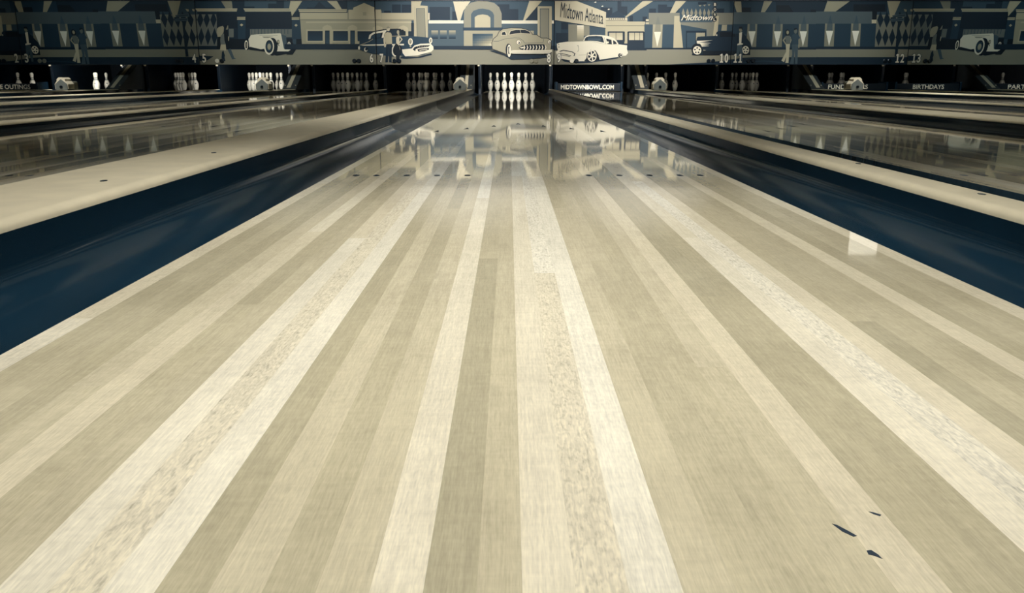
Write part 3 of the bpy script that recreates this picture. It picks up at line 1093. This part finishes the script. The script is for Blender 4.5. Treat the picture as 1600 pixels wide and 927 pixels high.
for k in range(5):
    a = k * 2 * math.pi / 5 - 1.57
    c5.ell(K_, 268 + 27 * math.cos(a), 696 + 31 * math.sin(a), 11, 11, 10)
c4.poly(N_, [(380, 908), (900, 872), (1340, 826), (1340, 908)])

# ---- long hall (numbers 11-12)
c5.rect(N_, 45, 0, 1420, 172)
c5.rect(N2 - 6, 45, 20, 690, 172)
c5.poly(LT, [(98, 20), (205, 20), (213, 172), (145, 172)])
c5.poly(LT, [(525, 12), (642, 12), (535, 172), (480, 172)])
c5.rect(K_, 216, 104, 342, 170)
c5.poly(K_, [(695, 75), (872, 75), (936, 168), (695, 168)])
c5.rect(K_, 1172, 134, 1262, 170)
c6.rect(K_, 62, 138, 110, 165)
c6.poly(N_, [(0, 0), (990, 0), (990, 165), (0, 165)])
c6.poly(LT, [(160, 12), (475, 5), (265, 166), (108, 166)])
c6.rect(K_, 522, 60, 962, 162)
c6.rect(K_, 780, 160, 850, 330)
c5.rect(S2 + 8, 58 + 30, 170, 1420, 336)
c6.rect(S2 + 8, 0, 160, 783, 330)
MAN = len(SH)
c5.rect(N2, 330, 336, 1420, 662)
c5.rect(N2, 88, 336, 330, 470)
c6.rect(N2, 0, 330, 838, 652)


def pilaster(c, x, y0=335):
    c.poly(T_, [(x - 60, y0), (x + 75, y0), (x + 60, y0 + 320), (x - 74, y0 + 320)])
    c.poly(S2 + 8, [(x - 30, y0), (x + 44, y0), (x + 42, y0 + 96), (x - 40, y0 + 96)])
    c.poly(S2 - 2, [(x + 13, y0 - 120), (x + 42, y0), (x - 20, y0)])
    c.poly(252, [(x - 48, y0 + 102), (x + 52, y0 + 102), (x - 6, y0 + 313)])


c5.rect(N_, 340, 660, 1420, 692)
c6.rect(N_, 0, 652, 1337, 686)
pilaster(c5, 710)
pilaster(c5, 1070)
pilaster(c6, 186, 328)
pilaster(c6, 550, 328)
c5.poly(T_, [(295, 335), (430, 335), (412, 655), (352, 655), (330, 590), (282, 530)])
c5.poly(S2, [(325, 335), (400, 335), (400, 430), (320, 430)])
c5.poly(252, [(306, 437), (405, 437), (352, 648)])
c6.rect(LW_, 774, 275, 845, 326)
c5.rect(T_, 330, 692, 1420, 796)
c6.rect(T_, 0, 686, 1092, 796)
c6.rect(T_, 1132, 686, 1337, 786)
c5.poly(N_, [(-5, 838), (220, 806), (380, 796), (1420, 796), (1420, 908), (-5, 908)])
c6.rect(N_, 0, 795, 1340, 908)
c5.ell(T_, 298, 858, 18, 10)
c6.ell(L_, 955, 848, 14, 9)
c5.line(N2, [(220, 870), (520, 850), (900, 880)], 12)
# man by the coupe
c5.poly(S2, [(150, 630), (215, 618), (226, 740), (218, 862), (190, 862), (182, 700), (172, 780), (134, 780)])
c5.poly(N_, [(172, 455), (215, 445), (256, 490), (284, 570), (245, 605), (150, 615), (160, 500)])
c5.poly(W_, [(178, 455), (218, 448), (206, 602), (232, 606), (228, 620), (150, 632), (152, 612), (176, 602)])
c5.ell(T_, 198, 412, 24, 38)
c5.poly(K_, [(172, 400), (176, 375), (215, 372), (224, 392), (220, 430), (210, 400)])
# couple in front of the hall
c5.ell(K_, 850, 456, 34, 46)
c5.ell(LT, 852, 452, 18, 26)
c5.line(LT, [(822, 520), (792, 562), (824, 612)], 17)
c5.line(LT, [(888, 520), (898, 560), (884, 600)], 16)
c5.poly(G_, [(815, 508), (845, 496), (880, 498), (898, 535), (885, 612), (830, 606), (822, 560)])
c5.poly(LW_, [(825, 612), (886, 612), (872, 720), (864, 876), (820, 876), (832, 790), (802, 866), (764, 845), (830, 720)])
c5.ell(G_, 962, 432, 23, 38)
c5.poly(K_, [(938, 425), (945, 392), (982, 392), (990, 425), (975, 408)])
c5.poly(S_, [(912, 488), (950, 468), (1000, 480), (1026, 530), (1002, 545), (1004, 622), (912, 618)])
c5.line(LT, [(1008, 560), (1008, 670)], 12)
c5.poly(S2, [(908, 620), (996, 620), (988, 892), (956, 892), (950, 700), (936, 892), (880, 892), (914, 760)])
# diamond wall and street sign
c6.poly(T_ - 14, [(845, 205), (1345, 205), (1345, 648), (815, 652)])
for x in (895, 985, 1075, 1165, 1256):
    c6.poly(N_, [(x, 158), (x + 46, 275), (x - 6, 390), (x - 44, 275)])
for x in (872, 965, 1058, 1150, 1240, 1330):
    c6.poly(N_, [(x + 6, 395), (x + 44, 520), (x - 6, 645), (x - 44, 520)])
c6.poly(LT, [(990, 5), (1176, 5), (1076, 240), (1030, 240)])
c6.poly(N_, [(1140, 290), (1168, 290), (1132, 790), (1092, 790)])
c6.poly(S2, [(1060, 214), (1252, 188), (1254, 236), (1064, 244)])
c6.poly(S2, [(1044, 262), (1226, 250), (1226, 290), (1044, 302)])
c6.line(N_, [(1080, 230), (1235, 212)], 9)
c6.line(N_, [(1062, 282), (1210, 271)], 9)
c6.poly(LT, [(1220, 125), (1262, 135), (1255, 165), (1230, 158)])
c6.poly(LT, [(1310, 130), (1340, 130), (1340, 160), (1312, 158)])

# lettering of the mural: (photo-pixel points, faces, tone)
LETTERS = []


def quad_text(c, s, BL, BR, TL, TR, t, offset=0.0, shear=0.0):
    vs, fs = text_faces(s, offset, shear)
    pts = []
    for x, y, z in vs:
        a = Vector(BL).lerp(Vector(BR), x)
        b = Vector(TL).lerp(Vector(TR), x)
        pts.append(c.pt(a.lerp(b, y)))
    LETTERS.append((pts, fs, t))


quad_text(c3, 'Midtown Atlanta', (136, 240), (735, 338), (150, 28), (735, 168), N_ - 10, 0.0)
quad_text(c4, 'Midtown', (566, 288), (1005, 282), (580, 206), (1020, 206), W_, .012, .35)
for ch, y in zip('BOWL', (62, 131, 205, 274)):
    x = 1042 - (y - 62) * .03
    quad_text(c4, ch, (x - 15, y + 20), (x + 15, y + 20), (x - 15, y - 20), (x + 15, y - 20), W_, .02)


def clip(poly, xa, xb):
    for lim, keep in ((xa, lambda p: p[0] >= xa), (xb, lambda p: p[0] <= xb)):
        out = []
        for i in range(len(poly)):
            a, b = poly[i - 1], poly[i]
            ka, kb = keep(a), keep(b)
            if ka != kb:
                u = (lim - a[0]) / (b[0] - a[0])
                out.append((lim, a[1] + (b[1] - a[1]) * u))
            if kb:
                out.append(b)
        poly = out
        if len(poly) < 3:
            return []
    return poly


ztop, zbot = on_plane(800, 1.0, MASKY).z, on_plane(800, 101.2, MASKY).z
XSH = [([on_plane(px, py, MASKY) for px, py in pts], t) for pts, t in SH]
XSH = [([(p.x, max(zbot + .004, min(ztop - .004, p.z))) for p in pts], t) for pts, t in XSH]
XLET = [([on_plane(px, py, MASKY) for px, py in pts], fs, t) for pts, fs, t in LETTERS]
m_panel = mat('mask_panel_edge', tone(18), 0.5)


def mural_mat(t):
    t = int(round(t / 4.0) * 4)
    return mat('mural_paint_%03d' % t, tone(t), 0.55, spec=0.3)


SEQ = {2: None, 4: None}
m_num = mat('number_cream', tone(243), 0.5)
LAMP = {'black': mat('lamp_off', tone(14), 0.3), 'gray': mat('lamp_grey', tone(140), 0.3), 'white': mat('lamp_white', tone(240), 0.3)}
LAMPCOL = {5: ('white', 'black'), 6: ('black', 'black'), 7: ('black', 'black'), 8: ('gray', 'gray'), 9: ('white', 'black'), 10: ('black', 'black'),
           13: ('black', 'black'), 3: ('gray', 'gray'), 11: ('black', 'black'), 12: ('black', 'black'), 4: ('black', 'black')}
PANEL_LABEL = {1: 'mural mask panel at the far left, mostly cut by the frame, above the painted two',
               3: 'dim mural mask panel with triangle pilasters and a couple above painted three and four',
               5: 'mural mask panel with a white roadster above painted five and six',
               7: 'bright mural mask panel with an arch and two cars above painted seven and eight',
               9: 'bright mural mask panel with the Midtown Atlanta billboard above painted nine and ten',
               11: 'mural mask panel with triangle pilasters and a standing couple above painted eleven and twelve',
               13: 'dim mural mask panel with a white roadster right of painted thirteen'}
for p in (1, 3, 5, 7, 9, 11, 13):
    cxm = C8 + (p + 1 - 8) // 2 * PAIR - WIDE / 2
    xa, xb = cxm - PAIR / 2, cxm + PAIR / 2
    if p == 1:
        xa = max(xa, -XW + .03)
    if p == 13:
        xb = min(xb, XW - .03)
    shift = {1: -4 * PAIR, 3: -4 * PAIR, 13: 4 * PAIR}.get(p, 0)
    t = thing('mask_panel', (cxm, MASKY, zbot), PANEL_LABEL[p], 'mask panel', 'mural panels above the pins')
    g = .006
    bm = bmesh.new()
    bm_box(bm, (xa - cxm + g, .004, 0), (xb - cxm - g, .045, ztop - zbot), .003)
    bm_obj('panel_board', bm, m_panel, t)
    verts, faces, idx, mats, mi = [], [], [], [], {}

    def midx(tt):
        m = mural_mat(tt)
        if m.name not in mi:
            mi[m.name] = len(mats)
            mats.append(m)
        return mi[m.name]
    layer = 0
    for pts, tt in XSH:
        pl = clip([(x + shift, z) for x, z in pts], xa + g + .002, xb - g - .002)
        if len(pl) < 3:
            continue
        # drop repeated points
        cl = [pl[0]]
        for a in pl[1:]:
            if abs(a[0] - cl[-1][0]) + abs(a[1] - cl[-1][1]) > 1e-5:
                cl.append(a)
        if len(cl) < 3:
            continue
        ar = sum(cl[i - 1][0] * cl[i][1] - cl[i][0] * cl[i - 1][1] for i in range(len(cl)))
        if abs(ar) < 1e-7:
            continue
        if ar < 0:
            cl = cl[::-1]
        layer += 1
        k = len(verts)
        verts += [(x - cxm, .003 - layer * .00012, z - zbot) for x, z in cl]
        faces.append(tuple(range(k, k + len(cl))))
        idx.append(midx(tt))
    for pts, fs, tt in XLET:
        if not all(xa <= v.x + shift <= xb for v in pts):
            continue
        layer += 1
        k = len(verts)
        verts += [(v.x + shift - cxm, .003 - layer * .00012, min(ztop - .004, v.z) - zbot) for v in pts]
        for f in fs:
            faces.append(tuple(k + i for i in f))
            idx.append(midx(tt))
    mesh_obj('mural', verts, faces, mats, t, idx)
    yfront = .003 - (layer + 6) * .00012
    for n in (p, p + 1):
        if n not in CX or n == 14:
            continue
        seam = xb if n == p + 1 else xa
        sg = -1 if n == p + 1 else 1
        two = n >= 10
        xc = seam + sg * ((.135 if n == 10 or n == 11 else .15) if two else .098) - cxm
        if n == 13:
            xc = seam + .165 - cxm
        zc = on_plane(800, 91, MASKY).z - zbot
        hgt = .165
        nv, nf, ov, of = [], [], [], []
        s = str(n)
        cw = .072
        for ci, ch in enumerate(s):
            ox = xc + (ci - (len(s) - 1) / 2) * (cw + .022)
            if ch == '1':
                pts = [(-.034, 0), (.034, 0), (.034, .022), (.014, .026), (.014, .165), (-.006, .165), (-.034, .142), (-.034, .128), (-.012, .134), (-.012, .026), (-.034, .022)]
                k = len(nv)
                nv += [(ox + a, b - hgt / 2 + zc) for a, b in pts]
                nf.append(tuple(range(k, k + len(pts))))
                k = len(ov)
                ov += [(ox + a * 1.3, (b - hgt / 2) * 1.13 + zc) for a, b in pts]
                of.append(tuple(range(k, k + len(pts))))
            else:
                vs, fs = text_faces(ch, .03)
                k = len(nv)
                nv += [(ox + (x - .5) * cw, zc + (y - .5) * hgt) for x, y, z in vs]
                nf += [tuple(k + i for i in f) for f in fs]
                vs, fs = text_faces(ch, .06)
                k = len(ov)
                ov += [(ox + (x - .5) * (cw + .016), zc + (y - .5) * (hgt + .018)) for x, y, z in vs]
                of += [tuple(k + i for i in f) for f in fs]
        mesh_obj('lane_number', [(x, yfront - .0003, z) for x, z in nv] + [(x, yfront, z) for x, z in ov],
                 nf + [tuple(i + len(nv) for i in f) for f in of], [m_num, m_panel], t, [0] * len(nf) + [1] * len(of))['label'] = 'cream number %d' % n
        zl = on_plane(800, 95.2, MASKY).z - zbot
        for j, cname in enumerate(LAMPCOL.get(n, ('black', 'black'))):
            off = (.345, .43) if sg < 0 else (.345, .435)
            dx = sg * off[j]
            v, f = lathe([(.04, 0), (.04, .006), (.03, .01), (.028, .007)], 18)
            o = mesh_obj('indicator_lamp', v, f, LAMP[cname], t, loc=(seam + dx - cxm, yfront, zl))
            o.rotation_euler.x = math.pi / 2
            o['label'] = '%s round indicator lamp' % {'black': 'dark', 'gray': 'grey', 'white': 'white'}[cname]

# ---------------------------------------------------------------- lights
def spot(name, loc, target, power, col=(1, 1, 1), angle=90, blend=.6, radius=.2):
    l = bpy.data.lights.new(name, 'SPOT')
    l.energy = power
    l.color = col
    l.spot_size = math.radians(angle)
    l.spot_blend = blend
    l.shadow_soft_size = radius
    o = bpy.data.objects.new(name, l)
    o.location = loc
    o.rotation_euler = (Vector(target) - Vector(loc)).to_track_quat('-Z', 'Y').to_euler()
    return link(o)


WARM = (.965, .985, 1.02)
COOL = (.62, .86, 1.0)
# unseen fill spots added over the lanes: (y, power over the middle, over its neighbours, over the outer lanes, cone)
for y, p0, p3, p6, ang in ((1.5, 650, 420, 420, 70), (5.2, 560, 300, 420, 84), (8.6, 30, 260, 700, 88), (12.0, 25, 200, 700, 80)):
    for x in (-9.0, -6.0, -3.0, 0, 3.0, 6.0, 9.0):
        spot('lane_fill', (x, y, 3.28), (x, y, 0), {0: p0, 3: p3}.get(abs(x), p6), WARM, ang, 1.0, .25)
spot('lane_fill', (.05, .55, 3.28), (.05, .55, 0), 190, WARM, 27, 1.0, .1)  # extra tight spot added to lift the middle of the near lane
# unseen spots added per mask panel, the outer ones dimmer and bluer to tint it
for p, (pw, col) in {1: (110, COOL), 3: (240, COOL), 5: (850, (.86, .96, 1)), 7: (2400, WARM), 9: (2200, WARM),
                     11: (720, (.82, .94, 1)), 13: (330, COOL)}.items():
    cxm = C8 + (p + 1 - 8) // 2 * PAIR - WIDE / 2
    spot('mural_fill', (cxm, 11.0, 3.25), (cxm, MASKY, 1.1), pw, col, 36, 1.0, .06)
# unseen spots added to brighten the wall above the mask
for k in range(-6, 7):
    spot('wall_fill', (k * 1.7, 14.7, 3.28), (k * 1.7, MASKY, 2.6), 10, WARM, 70, 1.0, .1)
# narrow fill spots added to brighten the sensor boxes
for n in (3, 5, 7, 9, 11):
    xm = (CX[n] + CX[n + 1]) / 2
    spot('box_fill', (xm, 13.0, 3.25), (xm, 15.3, .15), 560, WARM, 12, .9, .05)
# pin lamps inside the machines
for n in CX:
    pw = {8: 90, 5: 90, 3: 80, 9: 32}.get(n, 3 if n in (6, 7, 10, 11) else 4)
    spot('pin_lamp', (CX[n], MASKY + .25, .62), (CX[n], HEAD + .2, .12), pw, WARM, 120, .5, .05)

# wall light high on the wall above the mask, seen mirrored in the lane
t = thing('wall_light', (7.2, MASKY + .058, 2.97), 'square wall light above the mural mask on the right', 'wall light')
box('lamp_housing', (-.33, -.06, -.3), (.33, 0, .3), m_kick2, t, .01)
m_lit = mat('lamp_diffuser', (.9, .88, .8), .5)
bs = m_lit.node_tree.nodes['Principled BSDF']
bs.inputs['Emission Color'].default_value = (1, .95, .82, 1)
bs.inputs['Emission Strength'].default_value = .8
box('diffuser', (-.29, -.072, -.26), (.29, -.061, .26), m_lit, t, .004)

w = bpy.data.worlds.new('world')
S.world = w
w.use_nodes = True
w.node_tree.nodes['Background'].inputs[0].default_value = (.05, .06, .07, 1)

S.view_settings.view_transform = 'Standard'
S.view_settings.look = 'None'
S.view_settings.gamma = 1
S.view_settings.use_curve_mapping = False
S.view_settings.exposure = 0.0
